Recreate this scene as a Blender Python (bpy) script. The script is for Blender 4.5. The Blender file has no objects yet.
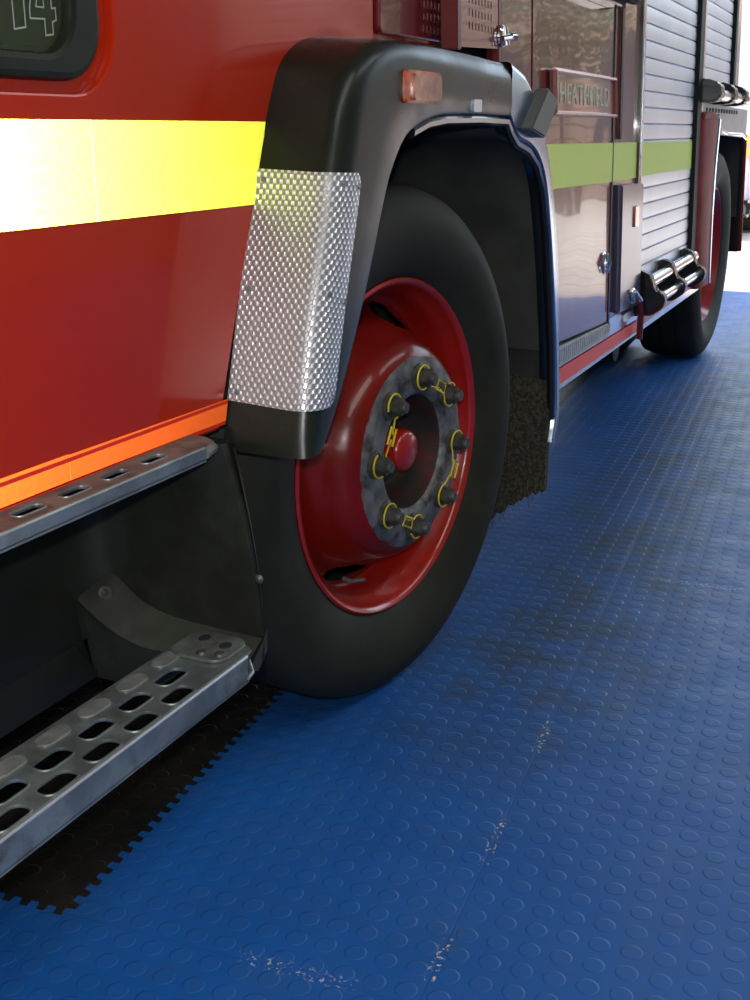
import bpy, bmesh, math, random
from mathutils import Matrix, Vector
random.seed(7)
R = math.radians
scene = bpy.context.scene
COL = scene.collection

# ------------------------------------------------------------------ camera, world, lights
# World frame: X runs along the fire engine towards its tail, Y into the engine, Z up.
CAM_AZ, CAM_F = R(25.2), 1163.0
cam_d = bpy.data.cameras.new('camera'); cam = bpy.data.objects.new('camera', cam_d); COL.objects.link(cam)
cam_d.sensor_fit = 'VERTICAL'; cam_d.sensor_height = 36; cam_d.lens = CAM_F * 36 / 1000
cam_d.clip_start = .02; cam_d.clip_end = 200
pitch = math.atan(370 / CAM_F)
cam.location = (0, 0, 1.0)
cam.rotation_euler = (math.pi / 2 - pitch, 0, CAM_AZ - math.pi / 2)
scene.camera = cam

vs = scene.view_settings
vs.view_transform = 'Standard'; vs.look = 'None'; vs.gamma = 1; vs.use_curve_mapping = False
vs.exposure = 0.0

world = bpy.data.worlds.new('world'); scene.world = world; world.use_nodes = True
wn = world.node_tree; bg = wn.nodes['Background']
bg.inputs[0].default_value = (.68, .84, 1.0, 1); bg.inputs[1].default_value = 3.6

def lamp(name, kind, loc, energy, color=(1, 1, 1), target=None, **kw):
    d = bpy.data.lights.new(name, kind); d.energy = energy; d.color = color
    for k, v in kw.items(): setattr(d, k, v)
    o = bpy.data.objects.new(name, d); COL.objects.link(o); o.location = loc
    if target is not None:
        o.rotation_euler = (Vector(target) - Vector(loc)).to_track_quat('-Z', 'Y').to_euler()
    return o
lamp('sun', 'SUN', (14, 8, 20), 8.0, (1, .95, .86), (12.5, 3, 0), angle=R(.6))
lamp('ceiling_tube_light', 'AREA', (-.6, -1.5, 4.3), 70, (1, .98, .90), (-.6, -1.5, 0), shape='RECTANGLE', size=4.5, size_y=1.0)
lamp('ceiling_tube_light', 'AREA', (4.6, -2.4, 4.3), 40, (.97, .98, 1), (4.6, -2.4, 0), shape='RECTANGLE', size=4.0, size_y=.8)
lamp('cab_fill_light', 'AREA', (-3.6, -1.0, 2.2), 45, (1, .97, .90), (1.2, .8, .6), shape='RECTANGLE', size=2.6, size_y=2.2)  # added unseen fill lamp behind the camera, brightens the cab's red paint
lamp('camera_flash', 'POINT', (0.0, 0.0, 1.075), 34, (1, 1, 1), shadow_soft_size=.015)

# ------------------------------------------------------------------ materials
class NT:
    def __init__(s, name):
        s.m = bpy.data.materials.new(name); s.m.use_nodes = True; s.t = s.m.node_tree
        s.b = s.t.nodes['Principled BSDF']; s.out = s.t.nodes['Material Output']
    def n(s, typ, **kw):
        x = s.t.nodes.new(typ)
        for k, v in kw.items(): setattr(x, k, v)
        return x
    def l(s, a, b): s.t.links.new(a, b)
    def put(s, sock, v):
        if isinstance(v, bpy.types.NodeSocket): s.l(v, sock)
        elif isinstance(v, (tuple, list)) and len(v) == 3 and sock.type == 'RGBA': sock.default_value = (*v, 1)
        else: sock.default_value = v
    def M(s, op, a, b=0.0, c=0.0, clamp=False):
        x = s.n('ShaderNodeMath', operation=op, use_clamp=clamp)
        s.put(x.inputs[0], a); s.put(x.inputs[1], b); s.put(x.inputs[2], c)
        return x.outputs[0]
    def mix(s, f, a, b):
        x = s.n('ShaderNodeMix', data_type='RGBA'); s.put(x.inputs[0], f); s.put(x.inputs[6], a); s.put(x.inputs[7], b)
        return x.outputs[2]
    def ramp(s, v, lo, hi, a=0.0, b=1.0, smooth=True):
        x = s.n('ShaderNodeMapRange', interpolation_type='SMOOTHSTEP' if smooth else 'LINEAR')
        s.put(x.inputs[0], v); s.put(x.inputs[1], lo); s.put(x.inputs[2], hi); s.put(x.inputs[3], a); s.put(x.inputs[4], b)
        return x.outputs[0]
    def noise(s, scale, detail=3, rough=.55, vec=None, stretch=None):
        x = s.n('ShaderNodeTexNoise'); x.inputs['Scale'].default_value = scale
        x.inputs['Detail'].default_value = detail; x.inputs['Roughness'].default_value = rough
        if vec is None: vec = s.pos()
        if stretch:
            mp = s.n('ShaderNodeMapping'); mp.inputs['Scale'].default_value = stretch; s.l(vec, mp.inputs[0]); vec = mp.outputs[0]
        s.l(vec, x.inputs['Vector'])
        return x.outputs['Fac']
    def pos(s):
        return s.n('ShaderNodeNewGeometry').outputs['Position']
    def bump(s, h, strength=.3, dist=.002):
        x = s.n('ShaderNodeBump'); x.inputs['Strength'].default_value = strength; x.inputs['Distance'].default_value = dist
        s.l(h, x.inputs['Height']); s.l(x.outputs[0], s.b.inputs['Normal']); return x

def mat(name, col, rough=.5, metal=0, coat=0, vary=.0, vscale=8, dirt=None, dscale=5, dlo=.55, dhi=.75, bumpy=0, bscale=60, spec=.5, rvary=0):
    s = NT(name)
    c = col
    if vary:
        f = s.noise(vscale)
        c = s.mix(s.ramp(f, .3, .7), tuple(x * (1 - vary) for x in col), tuple(min(1, x * (1 + vary)) for x in col))
    if dirt:
        d = s.ramp(s.noise(dscale, 6, .65), dlo, dhi)
        c = s.mix(d, c, dirt)
    s.put(s.b.inputs['Base Color'], c)
    if rvary: s.put(s.b.inputs['Roughness'], s.ramp(s.noise(vscale * 1.7, 4), .3, .7, max(.02, rough - rvary), rough + rvary))
    else: s.b.inputs['Roughness'].default_value = rough
    s.b.inputs['Metallic'].default_value = metal; s.b.inputs['Coat Weight'].default_value = coat
    s.b.inputs['Coat Roughness'].default_value = .04; s.b.inputs['Specular IOR Level'].default_value = spec
    if bumpy: s.bump(s.noise(bscale, 4), bumpy, .001)
    return s.m

def paint(name, col, wav=.15, wscale=3.0, dist=.004, rough=.25, cw=1.0):
    s = NT(name)
    f = s.noise(1.6)
    s.put(s.b.inputs['Base Color'], s.mix(s.ramp(f, .3, .7), tuple(x * .92 for x in col), col))
    s.b.inputs['Roughness'].default_value = rough
    s.b.inputs['Coat Weight'].default_value = cw; s.b.inputs['Coat Roughness'].default_value = .03; s.b.inputs['Specular IOR Level'].default_value = .2
    b = s.bump(s.noise(wscale, 1, .3), wav, dist)
    s.l(b.outputs[0], s.b.inputs['Coat Normal'])
    return s.m

def retro(name, col, rcol, gain, rough=.24, pw=6.0):
    """reflective safety tape: diffuse sheet that also returns light towards where it came from, fading at slanting view"""
    s = NT(name)
    geo = s.n('ShaderNodeNewGeometry')
    dt = s.n('ShaderNodeVectorMath', operation='DOT_PRODUCT'); s.l(geo.outputs['Incoming'], dt.inputs[0]); s.l(geo.outputs['Normal'], dt.inputs[1])
    k = s.M('MULTIPLY', s.M('POWER', s.M('ABSOLUTE', dt.outputs['Value']), pw), gain)
    nz = s.ramp(s.noise(140, 2), .3, .7, .85, 1.1)
    k = s.M('MULTIPLY', k, nz)
    vm = s.n('ShaderNodeVectorMath', operation='SCALE'); vm.inputs[0].default_value = rcol; s.l(k, vm.inputs['Scale'])
    g = s.n('ShaderNodeBsdfGlossy'); g.inputs['Roughness'].default_value = rough
    s.l(vm.outputs[0], g.inputs['Color']); s.l(geo.outputs['Incoming'], g.inputs['Normal'])
    s.put(s.b.inputs['Base Color'], col); s.b.inputs['Roughness'].default_value = .45
    a = s.n('ShaderNodeAddShader'); s.l(s.b.outputs[0], a.inputs[0]); s.l(g.outputs[0], a.inputs[1])
    s.l(a.outputs[0], s.out.inputs['Surface'])
    return s.m

# floor: interlocking studded rubber tiles, blue with a black field under the engine
TA = R(4.75); TILE = .495; PIT = TILE / 12; U0, V0 = 1.09, .848
def floor_mat():
    s = NT('studded_rubber')
    sp = s.n('ShaderNodeSeparateXYZ'); s.l(s.pos(), sp.inputs[0]); x, y = sp.outputs[0], sp.outputs[1]
    u = s.M('ADD', s.M('MULTIPLY', x, math.cos(TA)), s.M('MULTIPLY', y, math.sin(TA)))
    v = s.M('SUBTRACT', s.M('MULTIPLY', y, math.cos(TA)), s.M('MULTIPLY', x, math.sin(TA)))
    def cell(t, o, p, sh=0.0):   # signed distance to the nearest multiple of p
        q = s.M('FRACT', s.M('ADD', s.M('DIVIDE', s.M('SUBTRACT', t, o), p), .5 + sh))
        return s.M('MULTIPLY', s.M('SUBTRACT', q, .5), p)
    du, dv = cell(u, U0, PIT, .5), cell(v, V0, PIT, .5)
    r = s.M('SQRT', s.M('ADD', s.M('MULTIPLY', du, du), s.M('MULTIPLY', dv, dv)))
    disc = s.ramp(r, .0122, .0150, 1, 0)
    ring = s.ramp(s.M('ABSOLUTE', s.M('SUBTRACT', r, .0165)), .0, .0015, 1, 0)
    # seams
    su, sv = s.M('ABSOLUTE', cell(u, U0, TILE)), s.M('ABSOLUTE', cell(v, V0, TILE))
    seam = s.M('MAXIMUM', s.ramp(su, .0006, .0018, 1, 0), s.ramp(sv, .0006, .0018, 1, 0))
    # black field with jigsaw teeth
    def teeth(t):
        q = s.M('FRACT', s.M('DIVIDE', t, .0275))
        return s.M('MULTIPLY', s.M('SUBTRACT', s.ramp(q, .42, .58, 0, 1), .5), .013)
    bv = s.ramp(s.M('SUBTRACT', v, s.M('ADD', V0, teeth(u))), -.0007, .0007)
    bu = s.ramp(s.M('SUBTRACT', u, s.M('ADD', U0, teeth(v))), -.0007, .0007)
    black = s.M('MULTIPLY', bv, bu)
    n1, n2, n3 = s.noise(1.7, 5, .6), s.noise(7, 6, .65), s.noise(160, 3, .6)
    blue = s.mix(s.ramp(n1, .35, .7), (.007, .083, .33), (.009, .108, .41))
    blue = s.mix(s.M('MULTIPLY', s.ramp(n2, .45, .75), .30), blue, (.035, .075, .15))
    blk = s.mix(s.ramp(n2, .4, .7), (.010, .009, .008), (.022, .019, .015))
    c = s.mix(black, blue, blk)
    # tyre grime tracks beside the engine
    tr = s.ramp(s.M('ABSOLUTE', s.M('SUBTRACT', y, .62)), .05, .42, 1, 0)
    tr = s.M('MULTIPLY', tr, s.ramp(x, 1.35, 2.0, 0, 1))
    gr = s.M('MULTIPLY', tr, s.ramp(n2, .35, .65, .25, .85))
    c = s.mix(gr, c, (.026, .048, .080))
    c = s.mix(s.M('MULTIPLY', s.M('MULTIPLY', disc, s.M('SUBTRACT', 1.0, black)), .22), c, (.020, .10, .33))
    c = s.mix(s.M('MULTIPLY', seam, .15), c, (.004, .02, .06))
    # chipped pale grit caught in the seams
    pu = s.M('ABSOLUTE', s.M('SUBTRACT', v, .353))
    near = s.ramp(pu, .004, .009, 1, 0)
    w1 = s.M('MULTIPLY', s.ramp(u, 1.72, 1.73), s.ramp(u, 1.845, 1.835))
    w2 = s.M('MULTIPLY', s.ramp(u, 1.38, 1.40), s.ramp(u, 1.53, 1.50))
    w3 = s.M('MULTIPLY', s.ramp(u, 1.13, 1.14), s.ramp(u, 1.23, 1.21))
    w = s.M('ADD', s.M('ADD', w1, s.M('MULTIPLY', w2, .8)), s.M('MULTIPLY', w3, .75))
    g1 = s.M('MULTIPLY', s.M('MULTIPLY', near, w), 1.35)
    pc = s.ramp(s.M('ABSOLUTE', s.M('SUBTRACT', u, 1.095)), .006, .016, 1, 0)
    wv = s.M('MULTIPLY', s.ramp(v, .43, .44), s.ramp(v, .60, .58))
    g1 = s.M('MAXIMUM', g1, s.M('MULTIPLY', s.M('MULTIPLY', pc, wv), .55))
    pd = s.ramp(s.M('ABSOLUTE', s.M('SUBTRACT', u, 2.605)), .005, .014, 1, 0)
    wd = s.M('MULTIPLY', s.ramp(v, .05, .07), s.ramp(v, .29, .27))
    g1 = s.M('MAXIMUM', g1, s.M('MULTIPLY', s.M('MULTIPLY', pd, wd), .8))
    grit = s.M('MULTIPLY', g1, s.ramp(n3, .57, .62))
    c = s.mix(grit, c, (.62, .58, .48))
    s.put(s.b.inputs['Base Color'], c)
    s.put(s.b.inputs['Roughness'], s.ramp(s.noise(9, 5, .6), .3, .7, .42, .54))
    s.b.inputs['Specular IOR Level'].default_value = .42
    h = s.M('SUBTRACT', disc, s.M('MULTIPLY', seam, .3))
    h = s.M('ADD', h, s.M('MULTIPLY', s.noise(40, 3), .25))
    s.bump(h, .8, .0010)
    return s.m

M = {}
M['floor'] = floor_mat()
M['red'] = paint('red_paint', (.47, .022, .004), .10, 2.2, .004, cw=.45)
M['maroon'] = paint('maroon_glossy_paint', (.17, .018, .022), .35, 5.0, .006, .2, cw=.7)
M['red_wheel'] = mat('red_wheel_enamel', (.34, .010, .004), .28, coat=.6, vary=.1, dirt=(.09, .02, .015), dscale=9, dlo=.6, dhi=.85)
M['black'] = mat('black_moulded_plastic', (.011, .0145, .0105), .32, spec=.35, vary=.2, vscale=4, bumpy=.12, bscale=220, rvary=.07)
M['liner'] = mat('dusty_black_plastic', (.050, .053, .045), .8, spec=.3, vary=.25, dirt=(.06, .06, .05), dscale=7, dlo=.5, dhi=.8, bumpy=.3, bscale=90)
M['well'] = mat('scuffed_black_plastic', (.014, .0155, .0105), .55, spec=.35, vary=.25, dirt=(.035, .038, .033), dscale=5, dlo=.52, dhi=.82, bumpy=.25, bscale=50)
M['ledge'] = mat('dusty_grey_plastic', (.030, .033, .025), .6, spec=.35, vary=.3, dirt=(.065, .068, .055), dscale=9, dlo=.45, dhi=.8, bumpy=.25, bscale=50)
M['rubber'] = mat('tyre_rubber', (.017, .018, .0105), .7, spec=.3, vary=.2, dirt=(.026, .026, .021), dscale=8, dlo=.5, dhi=.8, bumpy=.2, bscale=80)
M['galv'] = mat('galvanised_steel', (.30, .34, .33), .42, metal=.75, vary=.25, vscale=14, dirt=(.16, .15, .12), dscale=22, dlo=.5, dhi=.8, bumpy=.15, bscale=60, rvary=.1)
M['galv_dark'] = mat('worn_steel', (.24, .26, .25), .48, metal=.7, vary=.3, vscale=20, dirt=(.09, .08, .06), dscale=18, dlo=.5, dhi=.75, bumpy=.2, bscale=70)
M['steel'] = mat('polished_stainless', (.62, .65, .70), .16, metal=1, vary=.08, vscale=3, bumpy=.04, bscale=12)
M['trim_sky'] = mat('sky_tinted_polished_metal', (.36, .46, .62), .2, metal=1, vary=.1, vscale=5)  # sky reflection painted into the base colour as a blue tint
M['brushed'] = mat('brushed_aluminium', (.62, .65, .72), .38, metal=.85, vary=.06, vscale=3)
M['hub_metal'] = mat('bare_hub_metal', (.17, .175, .175), .6, metal=.5, vary=.35, vscale=30, dirt=(.04, .036, .03), dscale=26, dlo=.45, dhi=.7, bumpy=.5, bscale=120)
M['hub_dark'] = mat('dark_hub_bore', (.035, .030, .026), .55, metal=.3, vary=.3, dirt=(.10, .012, .012), dscale=12, dlo=.5, dhi=.7)  # dark bore colour with scattered dark red blotches
M['nut'] = mat('dull_steel_nut', (.10, .10, .09), .5, metal=.6, vary=.3, vscale=60)
M['yellow_wire'] = mat('yellow_plastic_wire', (.62, .50, .02), .4, vary=.1)
M['chrome'] = mat('chrome', (.75, .75, .76), .10, metal=1)
M['gasket'] = mat('window_rubber', (.009, .012, .006), .45, spec=.3, vary=.15)
M['amber'] = mat('amber_lens', (.55, .10, .03), .18, coat=1, vary=.35, vscale=90)
M['grey_part'] = mat('grey_moulded_plastic', (.10, .11, .10), .5, vary=.1)
M['rust_red'] = mat('faded_red_paint', (.24, .026, .024), .55, spec=.2, vary=.2)
M['pipe'] = mat('dark_red_pipe', (.10, .012, .02), .4)
M['chassis'] = mat('underbody_black', (.010, .010, .010), .7, vary=.3)
M['yellow_band'] = retro('yellow_reflective_tape', (.75, .77, .02), (1, 1, .10), 17.0, pw=9.0)
M['orange_band'] = retro('orange_reflective_tape', (.60, .085, .015), (1, .15, .015), 1.0)
M['lime_band'] = retro('lime_reflective_tape', (.62, .85, .10), (1, 1, .16), 6.0)
M['pink_strip'] = retro('red_reflective_tape', (.85, .050, .035), (1, .08, .05), 9.0)
M['letters'] = mat('pale_green_lettering', (.45, .60, .42), .4)
M['numeral'] = mat('etched_white_line', (.30, .34, .28), .5)
M['plastic_black'] = mat('gloss_black_plastic', (.012, .012, .014), .22, coat=.3)
M['concrete'] = mat('plaster_wall', (.26, .24, .20), .9, vary=.1)
M['ceiling'] = mat('painted_ceiling', (.32, .32, .30), .9, vary=.05)

def glass_mat():
    s = NT('dark_cab_glass')
    n = s.noise(9, 3)
    s.put(s.b.inputs['Base Color'], (.01, .016, .012)); s.b.inputs['Roughness'].default_value = .04
    s.b.inputs['Transmission Weight'].default_value = .9; s.b.inputs['IOR'].default_value = 1.3
    s.put(s.b.inputs['Base Color'], s.mix(s.ramp(n, .3, .7), (.28, .38, .22), (.34, .44, .28)))
    return s.m
M['glass'] = glass_mat()

def tread_plate_mat():
    s = NT('embossed_bright_aluminium')
    uv = s.n('ShaderNodeUVMap'); sp = s.n('ShaderNodeSeparateXYZ'); s.l(uv.outputs[0], sp.inputs[0])
    a = s.M('COSINE', s.M('MULTIPLY', sp.outputs[0], 2 * math.pi / .0105))
    b = s.M('COSINE', s.M('MULTIPLY', sp.outputs[1], 2 * math.pi / .0135))
    h = s.M('MULTIPLY', a, b)
    hh = s.ramp(h, -.1, 1.0, 0, 1, False)
    s.put(s.b.inputs['Base Color'], s.mix(s.ramp(h, -.2, .5), (.36, .36, .37), (.98, .98, 1.0)))
    s.b.inputs['Metallic'].default_value = .5
    s.b.inputs['Roughness'].default_value = .28
    s.bump(hh, 1.0, .0016)
    return s.m
M['tread'] = tread_plate_mat()

def brush_mat():
    s = NT('hairy_mud_flap')
    n = s.noise(120, 5, .7)
    s.put(s.b.inputs['Base Color'], s.mix(s.ramp(n, .4, .65), (.016, .016, .012), (.075, .066, .042)))
    s.b.inputs['Roughness'].default_value = .9
    s.bump(n, 1.0, .004)
    return s.m
M['flap'] = brush_mat()

def paving_mat():
    s = NT('pink_paving')
    sp = s.n('ShaderNodeSeparateXYZ'); s.l(s.pos(), sp.inputs[0])
    q = s.M('FRACT', s.M('DIVIDE', sp.outputs[0], .62))
    ln = s.ramp(s.M('ABSOLUTE', s.M('SUBTRACT', q, .5)), .40, .5)
    s.put(s.b.inputs['Base Color'], s.mix(ln, s.mix(s.ramp(s.noise(.8), .3, .7), (.40, .32, .28), (.48, .40, .35)), (.25, .20, .18)))
    s.b.inputs['Roughness'].default_value = .85
    return s.m
M['paving'] = paving_mat()
def facade_mat():
    s = NT('tan_brick_facade')
    sp = s.n('ShaderNodeSeparateXYZ'); s.l(s.pos(), sp.inputs[0])
    q = s.M('FRACT', s.M('DIVIDE', sp.outputs[2], .30))
    ln = s.ramp(q, .80, .9)
    s.put(s.b.inputs['Base Color'], s.mix(ln, s.mix(s.ramp(s.noise(1.1), .3, .7), (.42, .27, .19), (.52, .36, .26)), (.22, .15, .12)))
    s.b.inputs['Roughness'].default_value = .9
    return s.m
M['facade'] = facade_mat()
M['van'] = mat('pale_lilac_bodywork', (.78, .72, .80), .4, vary=.04)
M['leaf'] = mat('tree_leaves', (.06, .10, .03), .7, vary=.4)

# ------------------------------------------------------------------ builders
WP = {}
def empty(name, loc):
    o = bpy.data.objects.new(name, None); COL.objects.link(o); o.location = loc; WP[o] = Vector(loc)
    o.empty_display_size = .2
    return o
def tag(o, label=None, cat=None, group=None, kind=None):
    if label: o['label'] = label
    if cat: o['category'] = cat
    if group: o['group'] = group
    if kind: o['kind'] = kind
    return o
def link(name, me, m, parent=None, smooth=40):
    c = Vector((0, 0, 0))
    if len(me.vertices):
        vs_ = [v.co for v in me.vertices]
        c = Vector([(min(v[i] for v in vs_) + max(v[i] for v in vs_)) / 2 for i in range(3)])
        me.transform(Matrix.Translation(-c))
    me.materials.clear(); me.materials.append(M[m] if isinstance(m, str) else m)
    if smooth:
        for p in me.polygons: p.use_smooth = True
        try: me.set_sharp_from_angle(angle=R(smooth))
        except Exception: pass
    o = bpy.data.objects.new(name, me); COL.objects.link(o); WP[o] = c
    if parent is not None:
        o.parent = parent; o.location = c - WP[parent]
    else: o.location = c
    return o

class B:
    def __init__(s): s.bm = bmesh.new()
    def faces(s, verts, faces, T=None):
        vv = [s.bm.verts.new((T @ Vector(v)) if T is not None else v) for v in verts]
        for f in faces:
            try: s.bm.faces.new([vv[i] for i in f])
            except ValueError: pass
        return s
    def box(s, a, b, T=None, bev=0):
        (x0, y0, z0), (x1, y1, z1) = a, b
        b2 = bmesh.new()
        vv = [b2.verts.new(v) for v in [(x0, y0, z0), (x1, y0, z0), (x1, y1, z0), (x0, y1, z0), (x0, y0, z1), (x1, y0, z1), (x1, y1, z1), (x0, y1, z1)]]
        for f in [(0, 3, 2, 1), (4, 5, 6, 7), (0, 1, 5, 4), (1, 2, 6, 5), (2, 3, 7, 6), (3, 0, 4, 7)]: b2.faces.new([vv[i] for i in f])
        if bev: bmesh.ops.bevel(b2, geom=b2.edges[:], offset=bev, segments=2, affect='EDGES')
        s.add(b2, T); return s
    def add(s, b2, T=None):
        if T is not None: bmesh.ops.transform(b2, matrix=T, verts=b2.verts[:])
        me = bpy.data.meshes.new('t'); b2.to_mesh(me); s.bm.from_mesh(me); b2.free(); bpy.data.meshes.remove(me)
    def grid(s, rows, closed_u=False, closed_v=False, T=None):
        n, k = len(rows), len(rows[0])
        vv = [[s.bm.verts.new((T @ Vector(p)) if T is not None else p) for p in r] for r in rows]
        for i in range(n if closed_u else n - 1):
            for j in range(k if closed_v else k - 1):
                a, b, c, d = vv[i][j], vv[(i + 1) % n][j], vv[(i + 1) % n][(j + 1) % k], vv[i][(j + 1) % k]
                try: s.bm.faces.new((a, b, c, d))
                except ValueError: pass
        return vv
    def revolve(s, prof, seg=64, T=None):
        """prof: list of (radius, height along local z)"""
        rows = [[(r * math.cos(2 * math.pi * i / seg), r * math.sin(2 * math.pi * i / seg), h) for (r, h) in prof] for i in range(seg)]
        s.grid(rows, closed_u=True, T=T)
        bmesh.ops.remove_doubles(s.bm, verts=s.bm.verts[:], dist=1e-6)
        return s
    def prism(s, poly, z0, z1, T=None, bev=0):
        b2 = bmesh.new()
        a = [b2.verts.new((x, y, z0)) for x, y in poly]; b = [b2.verts.new((x, y, z1)) for x, y in poly]
        n = len(poly)
        b2.faces.new(a[::-1]); b2.faces.new(b)
        for i in range(n): b2.faces.new((a[i], a[(i + 1) % n], b[(i + 1) % n], b[i]))
        if bev: bmesh.ops.bevel(b2, geom=[e for e in b2.edges], offset=bev, segments=2, affect='EDGES')
        s.add(b2, T); return s
    def tube(s, pts, r, seg=10, closed=False, T=None, cap=True):
        P = [Vector(p) for p in pts]; n = len(P); rows = []
        up = Vector((.13, .2, 1)).normalized(); prev = None
        for i in range(n):
            if closed: d = (P[(i + 1) % n] - P[i - 1]).normalized()
            else: d = (P[min(i + 1, n - 1)] - P[max(i - 1, 0)]).normalized()
            if prev is None:
                a = d.cross(up)
                if a.length < .1: a = d.cross(Vector((1, 0, 0)))
                a.normalize()
            else:
                a = (prev - d * prev.dot(d)).normalized()
            prev = a; b = d.cross(a)
            rr = r[i] if isinstance(r, (list, tuple)) else r
            rows.append([P[i] + (a * math.cos(2 * math.pi * j / seg) + b * math.sin(2 * math.pi * j / seg)) * rr for j in range(seg)])
        vv = s.grid(rows, closed_u=closed, closed_v=True, T=T)
        if cap and not closed:
            for e in (vv[0], vv[-1]):
                try: s.bm.faces.new(e)
                except ValueError: pass
        return s
    def done(s, name, m, parent=None, smooth=40):
        bmesh.ops.recalc_face_normals(s.bm, faces=s.bm.faces[:])
        me = bpy.data.meshes.new(name); s.bm.to_mesh(me); s.bm.free()
        return link(name, me, m, parent, smooth)

def rrect(x0, y0, x1, y1, r, n=6):
    P = []
    for cx, cy, a0 in ((x1 - r, y1 - r, 0), (x0 + r, y1 - r, 90), (x0 + r, y0 + r, 180), (x1 - r, y0 + r, 270)):
        for i in range(n + 1):
            a = R(a0 + 90 * i / n); P.append((cx + r * math.cos(a), cy + r * math.sin(a)))
    return P
def plate(name, outline, holes, thick, m, parent, T, bev=.001, smooth=35):
    """flat sheet with real holes, local XY outline, thickness centred on local z=0"""
    cu = bpy.data.curves.new('c', 'CURVE'); cu.dimensions = '2D'; cu.fill_mode = 'BOTH'
    for loop in [outline] + list(holes):
        sp = cu.splines.new('POLY'); sp.points.add(len(loop) - 1); sp.use_cyclic_u = True
        for p, (x, y) in zip(sp.points, loop): p.co = (x, y, 0, 1)
    cu.extrude = max(thick / 2 - bev, 1e-5); cu.bevel_depth = bev; cu.offset = -bev; cu.bevel_resolution = 1
    o = bpy.data.objects.new('c', cu); COL.objects.link(o)
    bpy.context.view_layer.update()
    me = bpy.data.meshes.new_from_object(o.evaluated_get(bpy.context.evaluated_depsgraph_get()))
    bpy.data.objects.remove(o); bpy.data.curves.remove(cu)
    me.name = name; me.transform(T)
    return link(name, me, m, parent, smooth)

def frame(o, x, y, z):
    T = Matrix.Identity(4)
    for i, v in enumerate((x, y, z)):
        for k in range(3): T[k][i] = v[k]
    for k in range(3): T[k][3] = o[k]
    return T
def SIDE(y):   # local (x, z_up, outward) on the plane Y = y of the cab
    return frame((0, y, 0), (1, 0, 0), (0, 0, 1), (0, -1, 0))
# rear body: a little splayed, and leaning inwards towards the roof
BA, LEAN = R(1.15), .035
dB = Vector((math.cos(BA), math.sin(BA), 0)); nB = Vector((math.sin(BA), -math.cos(BA), 0))
def BODY(o=0.0):
    yx = Vector((0, 0, 1)) - LEAN * nB
    p = Vector((2.5, .8, 0)) - 2.5 * dB + nB * o + LEAN * .9 * nB
    return frame(p, dB, yx, nB)
BT = BODY()
def bbox_on(b, x0, x1, z0, z1, o0, o1, bev=0): b.box((x0, z0, o0), (x1, z1, o1), BT, bev); return b

# ------------------------------------------------------------------ the building (setting)
def struct(b, name, m): return tag(b.done(name, m), kind='structure')
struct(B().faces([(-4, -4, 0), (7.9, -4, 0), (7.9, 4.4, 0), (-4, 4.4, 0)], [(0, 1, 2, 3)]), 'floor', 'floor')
struct(B().box((-4, -4.2, 0), (7.9, -4, 4.6)), 'wall_right', 'concrete')
struct(B().box((-4, 4.4, 0), (7.9, 4.6, 4.6)), 'wall_left', 'concrete')
struct(B().box((-4.2, -4.2, 0), (-4, 4.6, 4.6)), 'wall_back', 'concrete')
wf = B().box((7.9, -4.2, 0), (8.15, -3.3, 4.6)); wf.box((7.9, 3.6, 0), (8.15, 4.6, 4.6)); wf.box((7.9, -3.3, 3.7), (8.15, 3.6, 4.6))
struct(wf, 'wall_front', 'concrete')
struct(B().box((-4.2, -4.2, 4.6), (8.15, 4.6, 4.75)), 'ceiling', 'ceiling')
struct(B().faces([(7.9, -30, -.01), (60, -30, -.01), (60, 30, -.01), (7.9, 30, -.01)], [(0, 1, 2, 3)]), 'ground', 'paving')

# ------------------------------------------------------------------ the fire engine
FE = tag(empty('fire_engine', (1.8, 1.9, 0)), 'red fire engine with a black wheel arch and yellow reflective band on the blue floor', 'fire engine')
YC = .86    # cab side plane
# window opening with rounded corner, recessed border
rec = rrect(.30, 1.037, 1.142, 1.95, .075, 8)
cabo = [(-.30, .605), (1.322, .605), (1.47, 1.0), (1.55, 1.10), (1.822, 1.135), (1.822, 2.60), (-.1, 2.60), (-.30, 1.3)]
plate('cab_side_panel', cabo, [rec], .02, 'red', FE, SIDE(YC + .01), .003)
gk = rrect(.36, 1.050, 1.112, 1.88, .062, 8); gk2 = rrect(.405, 1.077, 1.062, 1.84, .045, 8)
plate('window_surround', rrect(.28, 1.02, 1.16, 1.97, .08, 8), [gk2], .008, 'red', FE, SIDE(YC + .018), .001)
wfm = plate('cab_window_frame', gk, [gk2], .030, 'gasket', FE, SIDE(YC + .008), .008)
plate('glass', rrect(.40, 1.07, 1.07, 1.85, .045, 8), [], .005, 'glass', wfm, SIDE(YC + .009), .001)
# outlined numerals 1 and 4 on the glass
def ribbon(b, pts, w, closed, T):
    P = [Vector((x, z, 0)) for x, z in pts]; n = len(P); L, Rr = [], []
    for i in range(n):
        a = P[i - 1] if (closed or i > 0) else None; c = P[(i + 1) % n] if (closed or i < n - 1) else None
        d1 = (P[i] - a).normalized() if a is not None else (c - P[i]).normalized()
        d2 = (c - P[i]).normalized() if c is not None else d1
        n1, n2 = Vector((-d1.y, d1.x, 0)), Vector((-d2.y, d2.x, 0))
        m_ = (n1 + n2).normalized(); k = w / 2 / max(.4, m_.dot(n1)); L.append(P[i] + m_ * k); Rr.append(P[i] - m_ * k)
    b.grid([[L[i], Rr[i]] for i in range(n)], closed_u=closed, T=T)
T_gl = SIDE(YC + .0055)
def loc(px_x, px_z): return (px_x, px_z)
nb = B()
ribbon(nb, [(0.986, 1.097), (1.003, 1.100), (1.003, 1.20), (0.989, 1.20), (0.976, 1.185), (0.986, 1.180)], .0018, True, T_gl)
nb.done('numeral', 'numeral', wfm, 0)
nb = B()
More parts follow.
